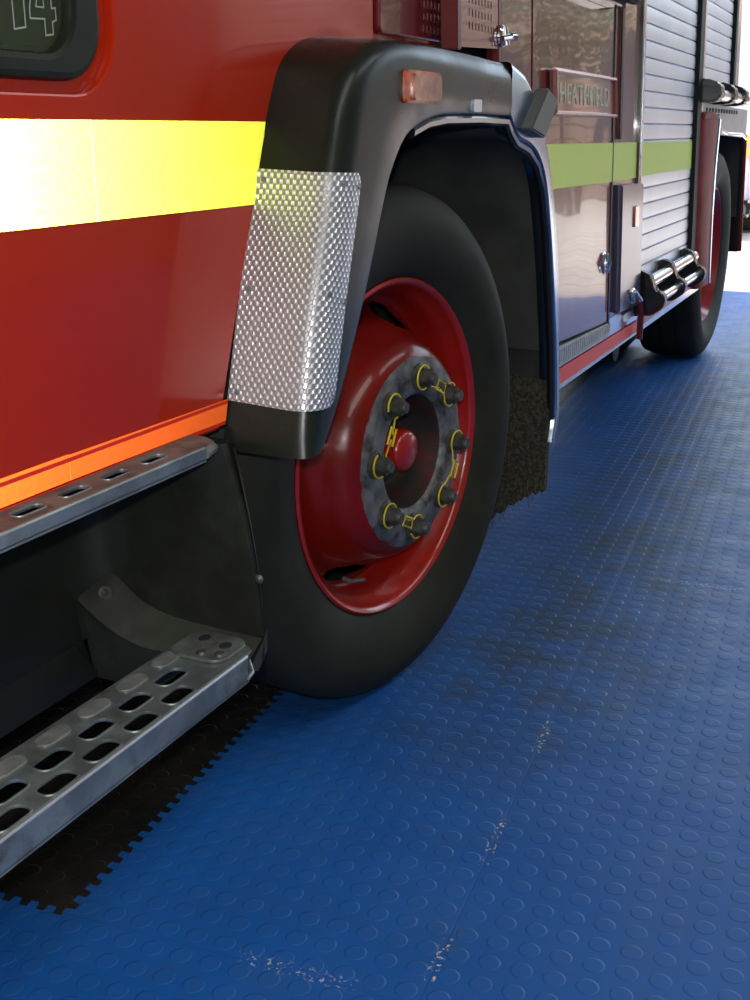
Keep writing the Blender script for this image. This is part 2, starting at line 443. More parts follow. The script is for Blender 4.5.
ribbon(nb, [(1.033, 1.094), (1.045, 1.096), (1.045, 1.108), (1.051, 1.110), (1.051, 1.122), (1.045, 1.121), (1.045, 1.20), (1.031, 1.20), (1.011, 1.118), (1.011, 1.109), (1.033, 1.110)], .0018, True, T_gl)
ribbon(nb, [(1.033, 1.121), (1.033, 1.165), (1.021, 1.121)], .0016, True, T_gl)
nb.done('numeral', 'numeral', wfm, 0)
# things seen dimly inside the cab: a seat
sb = B(); sb.box((1.20, 1.22, .95), (1.52, 1.75, 1.075), bev=.02); sb.box((1.12, 1.30, .80), (1.70, 1.85, 1.0), bev=.02)
sb.done('cab_seat', mat('green_seat_cloth', (.05, .22, .05), .8, vary=.3), FE)
# cab shell behind the side panel
cb = B()
cb.box((-.30, .90, .605), (-.22, 3.10, 1.2)); cb.box((-.10, .90, 2.52), (1.82, 3.10, 2.6)); cb.box((-.30, 3.0, .605), (1.82, 3.10, 2.6))
cb.box((-.30, .885, .605), (1.15, 3.10, .66)); cb.box((1.76, .90, 1.14), (1.82, 3.10, 2.6))
cb.done('cab_shell', 'red', FE)
# windscreen
B().faces([(-.30, .9, 1.2), (-.30, 3.1, 1.2), (-.10, 3.1, 2.55), (-.10, .9, 2.55)], [(0, 1, 2, 3)]).done('windscreen', 'glass', FE)
# reflective band and orange strip on the cab
def strip(name, m, pts, T, parent=FE, th=.0012):
    b = B(); b.prism(pts, -th, 0, T); return b.done(name, m, parent, 0)
Tc = SIDE(YC - .0022)
strip('reflective_band', 'yellow_band', [(-.30, .900), (1.087, .9015), (1.087, 1.0105), (-.30, 1.0105)], Tc)
strip('reflective_band', 'yellow_band', [(1.0873, .9015), (1.438, .9015), (1.467, 1.011), (1.0873, 1.0105)], Tc)
strip('orange_reflective_strip', 'orange_band', [(-.30, .618), (1.004, .618), (1.004, .649), (-.30, .652)], Tc)
strip('orange_reflective_strip', 'orange_band', [(1.006, .618), (1.336, .615), (1.344, .644), (1.006, .648)], Tc)
# thin red edging along the orange strip
e_ = B(); e_.prism([(-.30, .6455), (1.342, .6385), (1.344, .6430), (-.30, .6510)], -.0006, .0004, Tc); e_.prism([(-.30, .6145), (1.333, .6105), (1.335, .6150), (-.30, .6185)], -.0006, .0004, Tc)
e_.done('strip_edging', mat('bright_red_edging', (.80, .03, .015), .4), FE, 0)

# panels above the wheel arch
plate('locker_panel', rrect(1.832, 1.150, 2.135, 1.75, .012), [], .012, 'maroon', FE, SIDE(YC), .004)
plate('panel_surround', [(1.822, 1.11), (2.137, 1.11), (2.137, 2.6), (1.822, 2.6)], [], .01, 'red', FE, SIDE(YC + .013), .001)
gh = []
for r_ in range(10):
    for c_ in range(8):
        x, z = 2.098 + c_ * .0175, 1.1785 + r_ * .0215
        gh.append([(x - .0028, z - .0062), (x + .0028, z - .0062), (x + .0028, z + .0062), (x - .0028, z + .0062)])
plate('vent_grille', [(2.055, 1.140), (2.262, 1.148), (2.262, 1.55), (2.055, 1.55)], gh, .0016, 'maroon', FE, BODY(.0), .0002)
g = B(); bbox_on(g, 2.035, 2.055, 1.135, 1.55, -.03, .002, .002); bbox_on(g, 2.262, 2.278, 1.10, 1.55, -.012, .002, .002)
g.done('grille_frame', mat('dark_red_return', (.13, .012, .012), .45), FE)
g = B(); bbox_on(g, 2.105, 2.40, 1.05, 1.75, -.12, -.055); g.done('grille_recess', 'chassis', FE)
# glossy post between grille and locker door, with latch
g = B(); bbox_on(g, 2.28, 2.485, 1.08, 2.8, -.03, 0, .004); g.done('body_post', 'maroon', FE)
l = B()
l.revolve([(0, .004), (.016, .004), (.020, 0), (.020, -.004)], 20, BODY(.006) @ Matrix.Translation((2.274, 1.172, 0)))
l.tube([(2.252, 1.166, .012), (2.30, 1.172, .018)], .0055, 10, T=BT); l.tube([(2.274, 1.188, .010), (2.276, 1.155, .014)], .006, 10, T=BT)
l.tube([(2.296, 1.173, .010), (2.304, 1.172, .026)], [.008, .006], 10, T=BT)
l.done('latch', 'chrome', FE)

# black moulded wheel arch (loft of cross-sections: body edge, ridge, opening edge)
A_ = [(1.326, .575), (1.346, .635), (1.392, .79), (1.434, .90), (1.447, .954), (1.489, 1.05), (1.526, 1.098), (1.60, 1.128), (1.72, 1.134), (1.93, 1.130), (2.137, 1.124)]
B_ = [(1.337, .572), (1.350, .628), (1.395, .79), (1.432, .90), (1.445, .95), (1.480, 1.045), (1.522, 1.092), (1.595, 1.120), (1.72, 1.128), (1.93, 1.124), (2.137, 1.118)]
C_ = [(1.380, .574), (1.430, .628), (1.518, .766), (1.586, .900), (1.614, .945), (1.656, .986), (1.70, 1.005), (1.76, 1.018), (1.835, 1.024), (1.99, 1.026), (2.137, 1.024)]
def cat(P, n):
    out = []
    for i in range(len(P) - 1):
        p0, p1, p2, p3 = [Vector(P[max(0, min(len(P) - 1, i + k))]) for k in (-1, 0, 1, 2)]
        for j in range(n):
            t = j / n
            out.append(.5 * ((2 * p1) + (-p0 + p2) * t + (2 * p0 - 5 * p1 + 4 * p2 - p3) * t * t + (-p0 + 3 * p1 - 3 * p2 + p3) * t ** 3))
    out.append(Vector(P[-1])); return out
a_, b_, c_ = cat(A_, 5), cat(B_, 5), cat(C_, 5)
YF = .73
def section(a, b, c, n=8, rad=.035):
    pts = [(a.x, YC + .0, a.y)]
    pts.append((a.x * .6 + b.x * .4, YC * .6 + (YF + rad) * .4, a.y * .6 + b.y * .4))
    d = (c - b); w = d.length; d = d / w; rr = min(rad * 1.3, w * .45)
    p0 = Vector((b.x, YF + rad, b.y)); p1 = Vector((b.x, YF, b.y)); q = b + d * rr; p2 = Vector((q.x, YF, q.y))
    for i in range(n + 1):
        t = i / n; pts.append(tuple((1 - t) ** 2 * p0 + 2 * t * (1 - t) * p1 + t * t * p2))
    pts.append(((q.x + c.x) / 2, YF - .001, (q.y + c.y) / 2))
    e = c - d * .007; pts.append((e.x, YF, e.y)); pts.append((c.x - d.x * .001, YF + .002, c.y - d.y * .001))
    pts.append((c.x, YF + .008, c.y)); pts.append((c.x, YF + .04, c.y))
    return pts
fb = B(); rows = [section(x, y, z) for x, y, z in zip(a_, b_, c_)]
fb.grid(rows)
# closing face at the foot
r0 = rows[0]; vs0 = [fb.bm.verts.new(p) for p in r0]; fb.bm.faces.new(vs0)
FN = fb.done('wheel_arch_moulding', 'black', FE, 50)
# bright rear leg of the arch
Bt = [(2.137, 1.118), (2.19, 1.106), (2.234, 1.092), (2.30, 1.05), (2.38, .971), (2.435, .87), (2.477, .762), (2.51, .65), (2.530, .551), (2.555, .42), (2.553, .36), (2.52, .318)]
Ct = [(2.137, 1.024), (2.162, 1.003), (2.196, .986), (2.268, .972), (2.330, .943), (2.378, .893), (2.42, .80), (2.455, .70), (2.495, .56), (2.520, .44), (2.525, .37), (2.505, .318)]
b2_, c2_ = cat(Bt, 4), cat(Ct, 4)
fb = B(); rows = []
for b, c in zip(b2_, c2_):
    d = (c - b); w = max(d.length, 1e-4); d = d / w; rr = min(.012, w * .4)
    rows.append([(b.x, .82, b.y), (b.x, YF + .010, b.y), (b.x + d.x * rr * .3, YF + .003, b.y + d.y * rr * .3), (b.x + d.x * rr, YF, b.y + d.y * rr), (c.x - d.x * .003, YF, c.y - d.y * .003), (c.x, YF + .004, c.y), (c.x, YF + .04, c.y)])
fb.grid(rows); fb.done('arch_trim', 'trim_sky', FE, 50)
# grey wedge block on the trim
w_ = B(); w_.prism([(2.292, 1.078), (2.362, 1.056), (2.285, .985), (2.195, 1.002)], -.006, .022, SIDE(YF), .003); w_.done('wedge_block', 'grey_part', FE)
# black sealing lip under the opening top
lip = B(); pp = [(x, YF + .012, z - .006) for x, z in [(1.70, 1.003), (1.76, 1.016), (1.835, 1.022), (1.99, 1.024), (2.137, 1.022), (2.165, 1.000), (2.198, .983), (2.27, .969), (2.332, .940), (2.380, .890), (2.422, .797)]]
pp += [(x - .006, YF + .012, z) for x, z in ((2.455, .70), (2.495, .56), (2.520, .44), (2.525, .37))]; lip.tube(pp, .010, 8); lip.done('arch_lip', 'plastic_black', FE)

# embossed bright plate wrapped round the front of the arch
def plate_rows(k):
    # k: 0 at foot .. 1 at top; follows the moulding 3 mm proud
    zb = .635 + k * (.945 - .635)
    i = min(range(len(b_)), key=lambda q: abs(b_[q].y - zb)); 
    j = i if b_[i].y <= zb else i - 1; j = max(0, min(len(b_) - 2, j))
    t = (zb - b_[j].y) / (b_[j + 1].y - b_[j].y)
    a, b, c = [P[j].lerp(P[j + 1], t) for P in (a_, b_, c_)]
    return a, b, c
tp = B(); rows = []; K = 48
for k in range(K + 1):
    a, b, c = plate_rows(k / K); s_ = section(a, b, c)
    P = [Vector(p) for p in s_[:11]]
    # extend along the outer face
    d = (c - b).normalized(); q0 = P[10]; ext = .058 - (q0 - Vector((b.x, YF, b.y))).length
    if ext > 0: P.append(q0 + Vector((d.x, 0, d.y)) * ext)
    P = P[:12]
    out = []
    for i, p in enumerate(P):
        tg = (P[min(i + 1, len(P) - 1)] - P[max(i - 1, 0)]).normalized()
        nrm = tg.cross(Vector((.25, 0, 1)).normalized()); nrm.normalize()
        if nrm.dot(Vector((-.7, -.7, 0))) < 0: nrm = -nrm
        out.append(p + nrm * .0035)
    pull = {0: .012, 1: .0035, K: .012, K - 1: .0035}.get(k, 0)
    if pull: out[-1] = out[-1] + (out[-2] - out[-1]).normalized() * pull
    rows.append(out)
vv = tp.grid(rows)
uvl = tp.bm.loops.layers.uv.new('UVMap')
vid = {}
for i, r_ in enumerate(vv):
    L = 0
    for j, v in enumerate(r_):
        if j: L += (v.co - r_[j - 1].co).length
        vid[v] = (L, rows[i][6][2])
for f in tp.bm.faces:
    for lp in f.loops: lp[uvl].uv = vid[lp.vert]
plate_rows_pts = rows
TP = tp.done('tread_plate', 'tread', FE, 60)
for (ku, kj) in [(.96, 1), (.955, 7), (.93, 11), (.5, 1), (.49, 7), (.475, 11), (.05, 1), (.04, 11)]:
    r_ = rows[int(round(ku * K))]; p = r_[kj] if kj < len(r_) else r_[-1]
    if kj == 1: p = r_[0].lerp(r_[1], .35)
    if kj == 11: p = r_[-1].lerp(r_[-2], .35)
    nrm = Vector((0, -1, 0)) if kj == 11 else (Vector((-1, -.15, .1)) if kj == 1 else Vector((-.7, -.7, 0)))
    b = B(); q = nrm.to_track_quat('Z', 'Y').to_matrix().to_4x4(); q.translation = p
    b.revolve([(0, .0018), (.0018, .0022), (.0035, .002), (.0042, 0), (.0042, -.002)], 12, q)
    b.done('screw', 'galv_dark', TP)
# amber side marker lamp and small square reflector on the arch
s_ = B(); s_.prism(rrect(1.645, 1.038, 1.776, 1.084, .006), -.002, .006, SIDE(YF - .001), .002); sm = s_.done('side_marker_lamp', 'amber', FE)
s_ = B(); s_.prism(rrect(1.664, 1.042, 1.770, 1.079, .004), -.001, .011, SIDE(YF - .001), .002); s_.done('lens', mat('pale_amber_lens', (.42, .16, .09), .2, coat=1, vary=.3, vscale=60), sm)
s_ = B(); s_.prism(rrect(1.928, 1.029, 1.966, 1.049, .002), -.002, .006, SIDE(YF), .001); s_.done('square_badge', 'brushed', FE)

# wheel arch liner: barrel of the opening carried inwards, rear wall, inner wall
open_pts = [(c.x, c.y) for c in c_] + [(c.x, c.y) for c in c2_[1:]]
lb = B()
lb.grid([[(x, YF + .015, z), (x + .004, .95, z), (x + .01, 1.25, z)] for x, z in open_pts if z > .5])
lb.faces([(1.38, 1.25, .3), (2.75, 1.25, .3), (2.75, 1.25, 1.12), (1.38, 1.25, 1.12)], [(0, 1, 2, 3)])
lb.done('wheel_arch_liner', 'liner', FE, 50)
rl = B()
prof = [(2.30, 1.02), (2.40, .90), (2.46, .78), (2.50, .64), (2.525, .50), (2.53, .40), (2.53, .30)]
rl.grid([[(x, YF + .02, z), (x + .03, 1.0, z), (x + .03, 1.30, z)] for x, z in prof]); rl.done('rear_liner', 'liner', FE, 60)
# hairy mud flap behind the wheel with ragged foot
ff = B(); n_ = 60; top, bot = [], []
for i in range(n_ + 1):
    t = i / n_; y = .742 + t * .42
    zz = .205 - .10 * min(1, t / .3) + .02 * math.sin(t * 9) + random.uniform(-.010, .010)
    bot.append((2.50, y, zz)); top.append((2.515, y, .46))
mid = [((a[0] + b[0]) / 2 - .006, a[1], (a[2] + b[2]) / 2) for a, b in zip(top, bot)]
ff.grid([top, mid, bot]); ff.grid([[(x + .02, y, z) for x, y, z in r_] for r_ in (top, mid, bot)])
ff.grid([bot, [(x + .02, y, z) for x, y, z in bot]]); ff.grid([[top[0], mid[0], bot[0]], [(x + .02, y, z) for x, y, z in (top[0], mid[0], bot[0])]])
MF = ff.done('mud_flap', 'flap', FE, 60)
fr = B()
for i in range(260):
    j = random.randrange(len(bot)); x, y, z = bot[j]; x += random.uniform(0, .02); z += random.uniform(0, .05)
    fr.tube([(x, y, z), (x - random.uniform(0, .012), y + random.uniform(-.010, .010), z - random.uniform(.012, .032))], .0006, 4)
fr.done('bristles', mat('straw_bristle', (.10, .085, .05), .9), MF)

# ------------------------------------------------------------------ wheels
def wheel_T(c, phi):
    u = (math.cos(phi), math.sin(phi), 0); n = (math.sin(phi), -math.cos(phi), 0)
    return frame(c, u, (0, 0, 1), n)
def make_wheel(c, phi, rim_r, tyre_r, front):
    T = wheel_T(c, phi); k = rim_r
    t = B()
    t.revolve([(k - .004, -.010), (k + .006, .002), (k + .020, .012), (k + .055, .028), (k + .095, .033), (tyre_r - .045, .026), (tyre_r - .020, .014),
               (tyre_r - .008, .002), (tyre_r, -.020), (tyre_r + .001, -.06), (tyre_r - .008, -.063), (tyre_r - .008, -.073), (tyre_r + .002, -.076), (tyre_r + .003, -.125), (tyre_r - .008, -.128), (tyre_r - .008, -.138), (tyre_r + .001, -.141),
               (tyre_r, -.20), (tyre_r - .012, -.235), (tyre_r - .06, -.26), (k + .05, -.25), (k, -.22)], 96, T)
    W = t.done('wheel', 'rubber', FE, 35)
    if front:
        rim = B()
        rim.revolve([(k - .006, -.012), (k + .002, -.004), (k + .004, .003), (k, .007), (k - .006, .004), (k - .010, -.004), (k - .012, -.016), (k - .020, -.026), (k - .026, -.045), (k - .030, -.075), (k - .034, -.082)], 96, T)
        RM = rim.done('rim', 'red_wheel', W, 50)
        # dished disc with two hand holes, cut out of the cone
        prof = [(k - .034, -.082), (.252, -.080), (.243, -.070), (.232, -.052), (.220, -.032), (.207, -.010), (.197, .010), (.188, .024), (.178, .034), (.168, .040), (.160, .042)]
        pr = [Vector(p) for p in prof]; pr = cat([tuple(p) for p in pr], 3); seg = 180; d = B()
        vv = [[d.bm.verts.new(T @ Vector((p.x * math.cos(2 * math.pi * i / seg), p.x * math.sin(2 * math.pi * i / seg), p.y))) for p in pr] for i in range(seg)]
        rm_ = .236
        def hole(i, j):
            a = 360 * (i + .5) / seg; rr = (pr[j].x + pr[j + 1].x) / 2
            for h in (72, 252):
                da = (a - h + 180) % 360 - 180
                if (R(da) * rm_ / .048) ** 2 + ((rr - rm_) / .021) ** 2 < 1: return True
            return False
        for i in range(seg):
            for j in range(len(pr) - 1):
                if hole(i, j): continue
                d.bm.faces.new((vv[i][j], vv[(i + 1) % seg][j], vv[(i + 1) % seg][j + 1], vv[i][j + 1]))
        bmesh.ops.solidify(d.bm, geom=d.bm.faces[:], thickness=.006)
        d.done('wheel_disc', 'red_wheel', W, 60)
        v = B(); a = R(258); v.tube([(math.cos(a) * .252, math.sin(a) * .252, -.075), (math.cos(a) * .253, math.sin(a) * .253, -.055), (math.cos(a + .10) * .252, math.sin(a + .10) * .252, -.045)], [.005, .004, .0035], 8, T=T); v.done('tyre_valve', 'hub_metal', W)
        # bare metal hub face with irregular worn edge
        hb = B(); seg = 120; rows = []
        for i in range(seg):
            th = 2 * math.pi * i / seg; e = .170 + random.uniform(-.0012, .0012)
            rows.append([(r_ * math.cos(th), r_ * math.sin(th), h) for r_, h in [(e, .0395), (.160, .0435), (.150, .0455), (.114, .0455), (.106, .043), (.102, .036)]])
        hb.grid(rows, closed_u=True, T=T); hb.done('hub_face', 'hub_metal', W, 50)
        hr = B(); hr.revolve([(.106, .043), (.101, .030), (.098, -.01), (.094, -.035), (.085, -.045), (.055, -.048), (.050, -.030), (.044, -.010), (.040, -.004)], 64, T); hr.done('hub_bore', 'hub_dark', W, 50)
        hc = B(); hc.revolve([(.038, -.030), (.038, .022), (.035, .029), (.028, .033), (0, .035)], 40, T); hc.done('hub_cap', 'red_wheel', W, 40)
        angs = [87, 40, -4, -49, -94, -139, 176, 131]; PC = .134; cent = []
        for a in angs:
            a = R(a); cx, cy = PC * math.cos(a), PC * math.sin(a); cent.append((cx, cy))
            n_ = B(); Tn = T @ Matrix.Translation((cx, cy, .045))
            n_.revolve([(0, .0), (.024, .0), (.024, .004), (.021, .006), (.017, .006)], 24, Tn)
            n_.prism([(.0165 * math.cos(R(60 * q + 11)), .0165 * math.sin(R(60 * q + 11))) for q in range(6)], .004, .026, Tn, .0015)
            n_.revolve([(0, .034), (.009, .034), (.010, .032), (.010, .024)], 16, Tn)
            n_.done('wheel_nut', 'nut', W, 40)
        for (i, j) in ((0, 1), (2, 3), (4, 5), (6, 7)):
            y_ = B(); p, q = Vector((*cent[i], .056)), Vector((*cent[j], .056)); dd = (q - p).normalized(); pe = Vector((-dd.y, dd.x, 0))
            mid_ = (p + q) / 2; rr = .0215
            outw = mid_.normalized() if mid_.length else pe
            sg = 1 if pe.dot(outw) > 0 else -1; pe = pe * sg
            for cpt, sd in ((p, 1), (q, -1)):
                pts = []
                for s_ in range(15):
                    a = R(-40 + s_ * (285) / 14)
                    pts.append(cpt - dd * sd * rr * math.sin(a) * 1 + pe * rr * math.cos(a) * 1)
                pts = [Vector((x.x, x.y, .056)) for x in pts]
                tail = mid_ - dd * sd * .004 - pe * .004; pts.append(Vector((tail.x, tail.y, .062)))
                y_.tube(pts, .0017, 6, T=T)
            c1, c2, c3, c4 = [mid_ + dd * (sx * .015) + pe * (sy * .0085) for sx, sy in ((-1, -1), (1, -1), (1, 1), (-1, 1))]
            y_.tube([Vector((c.x, c.y, .064)) for c in (c1, c2, c3, c4)], .0020, 6, closed=True, T=T)
            y_.done('nut_indicator', 'yellow_wire', W, 60)
    else:
        rim = B(); rim.revolve([(k - .006, -.012), (k + .004, .003), (k - .006, .004), (k - .014, -.02), (k - .03, -.06), (k - .04, -.14), (.18, -.15), (.15, -.12), (.12, -.12), (.10, -.03), (.09, -.01), (.04, 0), (0, .002)], 64, T)
        rim.done('rim', 'red_wheel', W, 45)
        ib = B(); Ti = wheel_T(c + Vector((0, .33, 0)), phi); ib.revolve([(k, -.01), (tyre_r - .05, .02), (tyre_r, -.02), (tyre_r, -.24), (k, -.25)], 64, Ti); ib.done('inner_tyre', 'rubber', W, 35)
    return W
kf = .297 / .29
make_wheel(Vector((1.785 * kf, .804 * kf, 1 - .529 * kf)), -.125, .297, .4575, True)
make_wheel(Vector((5.51, .915, .457)), BA, .297, .456, False)

# ------------------------------------------------------------------ steps and step well
def slot(cx, cy, L, W, r=None): return rrect(cx - L / 2, cy - W / 2, cx + L / 2, cy + W / 2, r or W * .45, 5)
zL = .338
TZ = lambda z: frame((0, 0, z), (1, 0, 0), (0, 1, 0), (0, 0, 1))
outl = [(-.22, .748), (1.185, .748), (1.212, .752), (1.228, .775), (1.235, .815), (1.222, .842), (1.20, .855), (-.22, .868)]
holes = []
for i in range(-13, 4):
    x = .835 + i * .0742
    holes.append(slot(x + .003, .7670, .052, .0275)); 
    if i < 4: holes.append(slot(x + .040, .8030, .052, .0275))
holes.append(rrect(1.150, .758, 1.153, .759, .0005, 2))
holes = [h for h in holes if max(p[0] for p in h) < 1.13 and min(p[0] for p in h) > -.2]
LS = plate('lower_step', outl, holes, .004, 'galv', FE, TZ(zL), .0008)
# raised blank ovals along the back row, rim ridges round the slots
stud_m = mat('zinc_grey_stud', (.34, .35, .34), .45, metal=.6, vary=.2, vscale=30)
for i in range(-13, 5):
    x = .914 + i * .0745
    if -.2 < x < 1.16: B().prism(slot(x, .8365, .050, .023), .0015, .0045, TZ(zL), .0008).done('anti_slip_stud', stud_m, LS)
for h in holes: B().tube([(x, y, zL + .002) for x, y in h], .0016, 5, closed=True).done('slot_rim', 'galv', LS)
# folded front edge with a raised bright bead
fl = B(); fl.box((-.22, .744, zL - .032), (1.19, .748, zL + .002), bev=.001); fl.box((-.22, .744, zL - .034), (1.19, .765, zL - .030))
B().tube([(-.22, .7475, zL + .0015), (1.19, .7475, zL + .0015)], .0036, 8).done('edge_bead', 'brushed', LS)
fl.tube([(1.185, .7465, zL - .030), (1.205, .749, zL - .028), (1.222, .765, zL - .02), (1.226, .775, zL - .004)], .004, 8)
fl.done('front_lip', 'steel' if False else 'galv', LS)
# end bracket plate with two bolt holes
br = plate('end_bracket', rrect(1.150, .762, 1.228, .848, .022, 6), [], .005, 'galv_dark', LS, TZ(zL + .005), .001)
bl = B()
for x, y in ((1.165, .80), (1.17, .775)): bl.revolve([(0, .004), (.006, .003), (.008, 0)], 14, TZ(zL + .0075) @ Matrix.Translation((x, y, 0)))
bl.done('rivet', 'nut', LS)
for x, y in ((1.206, .822), (1.197, .783)):
    B().revolve([(0, .001), (.0085, .001), (.0090, -.001)], 18, TZ(zL + .008) @ Matrix.Translation((x, y, 0)) @ Matrix.Diagonal((1.1, .9, 1, 1))).done('bolt_hole', 'chassis', LS)
# upper step under the cab door
zU = .613
ho = [slot(.905 + i * .0745, .833, .046, .019, .008) for i in range(-15, 4)]
US = plate('upper_step', [(-.28, .806), (1.205, .806), (1.235, .812), (1.25, .835), (1.25, .93), (-.28, .93)], [h for h in ho if min(p[0] for p in h) > -.25], .004, 'galv_dark', FE, TZ(zU), .0008)
for h in ho:
    if min(p[0] for p in h) > -.25: B().tube([(x, y, zU + .002) for x, y in h], .0014, 5, closed=True).done('slot_rim', 'galv', US)
fl = B(); fl.box((-.28, .802, zU - .014), (1.20, .806, zU + .002), bev=.001); fl.box((-.28, .802, zU - .016), (1.20, .818, zU - .012)); fl.tube([(-.28, .8055, zU + .001), (1.20, .8055, zU + .001)], .003, 8)
fl.tube([(1.20, .805, zU - .006), (1.23, .811, zU - .006), (1.247, .835, zU - .006)], [.008, .007, .006], 8)
fl.done('front_lip', 'galv', US)

# black plastic step well
ZY = lambda x: frame((x, 0, 0), (0, 1, 0), (0, 0, 1), (1, 0, 0))   # local (y, z, +x)
wl = B()
# side wall (runs along the engine) with soft corner into the end wall
top_z, rows = .600, []
def wcurve(z, inset):
    P = [(-.28, 1.045 - inset), (1.17, 1.045 - inset), (1.215, 1.040 - inset), (1.238, 1.028 - inset), (1.249, 1.005), (1.252, .97), (1.254, .90), (1.254, .835 if z > .42 else .80), (1.257, .768 + .040 * max(0, (z - .33) / .25) ** 2)]
    return [(x, y, z) for x, y in P]
for z, ins in ((.605, .0), (.56, .0), (.50, .002), (.44, .004), (.38, .004), (.34, .004), (.30, .006)):
    rows.append(wcurve(z, ins))
wl.grid(rows)
# return edge beside the tyre
wl.grid([[(r_[-1][0], r_[-1][1], r_[-1][2]), (r_[-1][0] + .008, r_[-1][1] - .004, r_[-1][2]), (r_[-1][0] + .045, r_[-1][1] + .02, r_[-1][2])] for r_ in rows])
SW = wl.done('step_well', 'well', FE, 60)
# ledge: curved band sweeping from the corner down to the step, and skirt below
yz = cat([(1.042, .388), (1.005, .392), (.985, .378), (.966, .361), (.945, .350), (.923, .343), (.885, .338), (.847, .336), (.76, .334)], 5)
yl = cat([(1.036, .362), (1.012, .345), (.990, .331), (.966, .320), (.945, .314), (.923, .310), (.885, .311), (.847, .314), (.76, .314)], 5)
lg = B()
lg.grid([[(1.253, p.x, p.y + .004), (1.246, p.x, p.y + .001), (1.226, q.x + .25 * (p.x - q.x), p.y * .5 + q.y * .5), (1.210, q.x, q.y + .004), (1.208, q.x, q.y), (1.212, q.x, q.y - .006), (1.232, q.x, .232 + .065 * min(1, max(0, (.93 - q.x) / .08)))] for p, q in zip(yz, yl)])
sk = B()
sk.grid([[(-.28, 1.041, .395), (-.28, 1.028, .36), (-.28, 1.03, .30), (-.28, 1.045, .25)][:4], [(1.20, 1.041, .395), (1.20, 1.034, .36), (1.21, 1.034, .30), (1.235, 1.044, .245)][:4]])
sk.grid([[(-.28, 1.033, .300), (-.28, 1.010, .256), (-.28, 1.012, .246)], [(1.19, 1.033, .300), (1.225, 1.025, .245), (1.228, 1.028, .236)]])
sk.done('lower_skirt', 'well', SW, 60)
lg.faces([(1.212, .757, .308), (1.235, .757, .297), (1.30, .78, .297), (1.30, .78, .33), (1.253, .757, .338)], [(0, 1, 2, 3, 4)])
lg.done('ledge', 'ledge', SW, 60)
bt = B(); q = Vector((-.9, -.3, .5)).to_track_quat('Z', 'Y').to_matrix().to_4x4(); q.translation = Vector((1.229, 1.004, .372))
bt.revolve([(0, .003), (.004, .0035), (.005, .001), (.009, .0015), (.011, 0), (.011, -.003)], 20, q); bt.done('bolt', 'nut', SW)
bt = B(); q = Vector((-1, -.1, 0)).to_track_quat('Z', 'Y').to_matrix().to_4x4(); q.translation = Vector((1.262, .768, .42))
bt.revolve([(0, .004), (.004, .003), (.007, 0)], 14, q); bt.done('bolt', 'nut', SW)
# front closing panel between arch foot and well
cl = B(); rows = []
for i in range(13):
    t = i / 12; z = .60 - .33 * t; y0 = .80 - .036 * math.sin(min(1, t * 1.25) * math.pi / 2)
    rows.append([(1.262 + .004 * t, y0, z), (1.272, y0 + .004, z), (1.284, y0 + .014, z), (1.292, y0 + .035, z), (1.296, y0 + .10, z), (1.30, y0 + .18, z)])
cl.grid(rows)
cl.done('inner_guard', 'well', FE, 60)

# chassis and underbody
ch = B(); ch.box((-.2, 1.35, .35), (6.1, 1.50, .60)); ch.box((-.2, 2.3, .35), (6.1, 2.45, .60)); ch.box((2.62, .98, .30), (3.6, 1.34, .60), bev=.03); ch.box((3.75, 1.02, .26), (4.7, 1.34, .62), bev=.05)
ch.tube([(2.0, 1.2, .42), (2.0, 2.6, .42)], .07, 12); ch.tube([(5.56, 1.3, .46), (5.56, 2.6, .46)], .10, 12); ch.box((-.28, 1.05, .60), (1.4, 3.0, .64))
ch.box((1.26, 1.26, .28), (1.30, 2.9, .62)); ch.box((2.56, .92, .28), (2.60, 2.9, .62)); ch.tube([(4.2, 1.0, .24), (4.2, 1.34, .24)], .05, 12)
ch.done('chassis', 'chassis', FE)

# ------------------------------------------------------------------ rear body
g = B()
bbox_on(g, 2.62, 4.70, .43, 3.0, -.20, -.035); bbox_on(g, 4.70, 5.62, 1.10, 3.0, -.20, -.035)
bbox_on(g, 2.50, 5.62, 1.16, 3.0, -2.2, -.20); bbox_on(g, 2.56, 4.72, .60, 1.15, -2.2, -.20)
g.done('body_shell', 'red', FE)
g = B(); bbox_on(g, 3.245, 3.60, .46, 3.0, -.03, -.006, .003)
g.done('body_side', 'maroon', FE)
# locker door with name board
door = B(); door.prism([(2.62, .512), (3.235, .485), (3.235, 2.3), (2.49, 2.3), (2.49, .98), (2.62, .80)], -.02, 0, BT, .004); LD = door.done('locker_door', 'maroon', FE)
fz = B(); fz.tube([(3.240, .46, .001), (3.240, 2.4, .001)], .004, 6, T=BT); fz.tube([(3.33, .975, .0), (3.33, 2.4, .0)], .006, 6, T=BT); fz.done('door_edge', 'steel', FE)
hn = B(); hn.revolve([(0, .004), (.016, .005), (.020, .002), (.021, 0)], 20, BODY(0) @ Matrix.Translation((3.175, .655, 0)) @ Matrix.Diagonal((1, 1.5, 1, 1))); hn.tube([(3.175, .68, .006), (3.178, .655, .016), (3.175, .63, .006)], .006, 8, T=BT)
hn.done('door_handle', 'chrome', LD)
nbz = plate('name_board', [(2.625, 1.036), (3.215, 1.036), (3.200, 1.124), (2.618, 1.124)], [], .008, mat('red_brown_name_board', (.36, .075, .055), .22, coat=.8, vary=.1), FE, BODY(.005), .001)
nf = B()
q4 = [(2.618, 1.036), (3.218, 1.036), (3.203, 1.126), (2.613, 1.126)]
for i in range(4):
    a, b = q4[i], q4[(i + 1) % 4]; nf.tube([(a[0], a[1], .012), (b[0], b[1], .012)], .0055 if i != 3 else .010, 6, T=BT)
nf.done('frame', mat('rosy_metal_frame', (.50, .26, .22), .25, metal=.6), nbz)
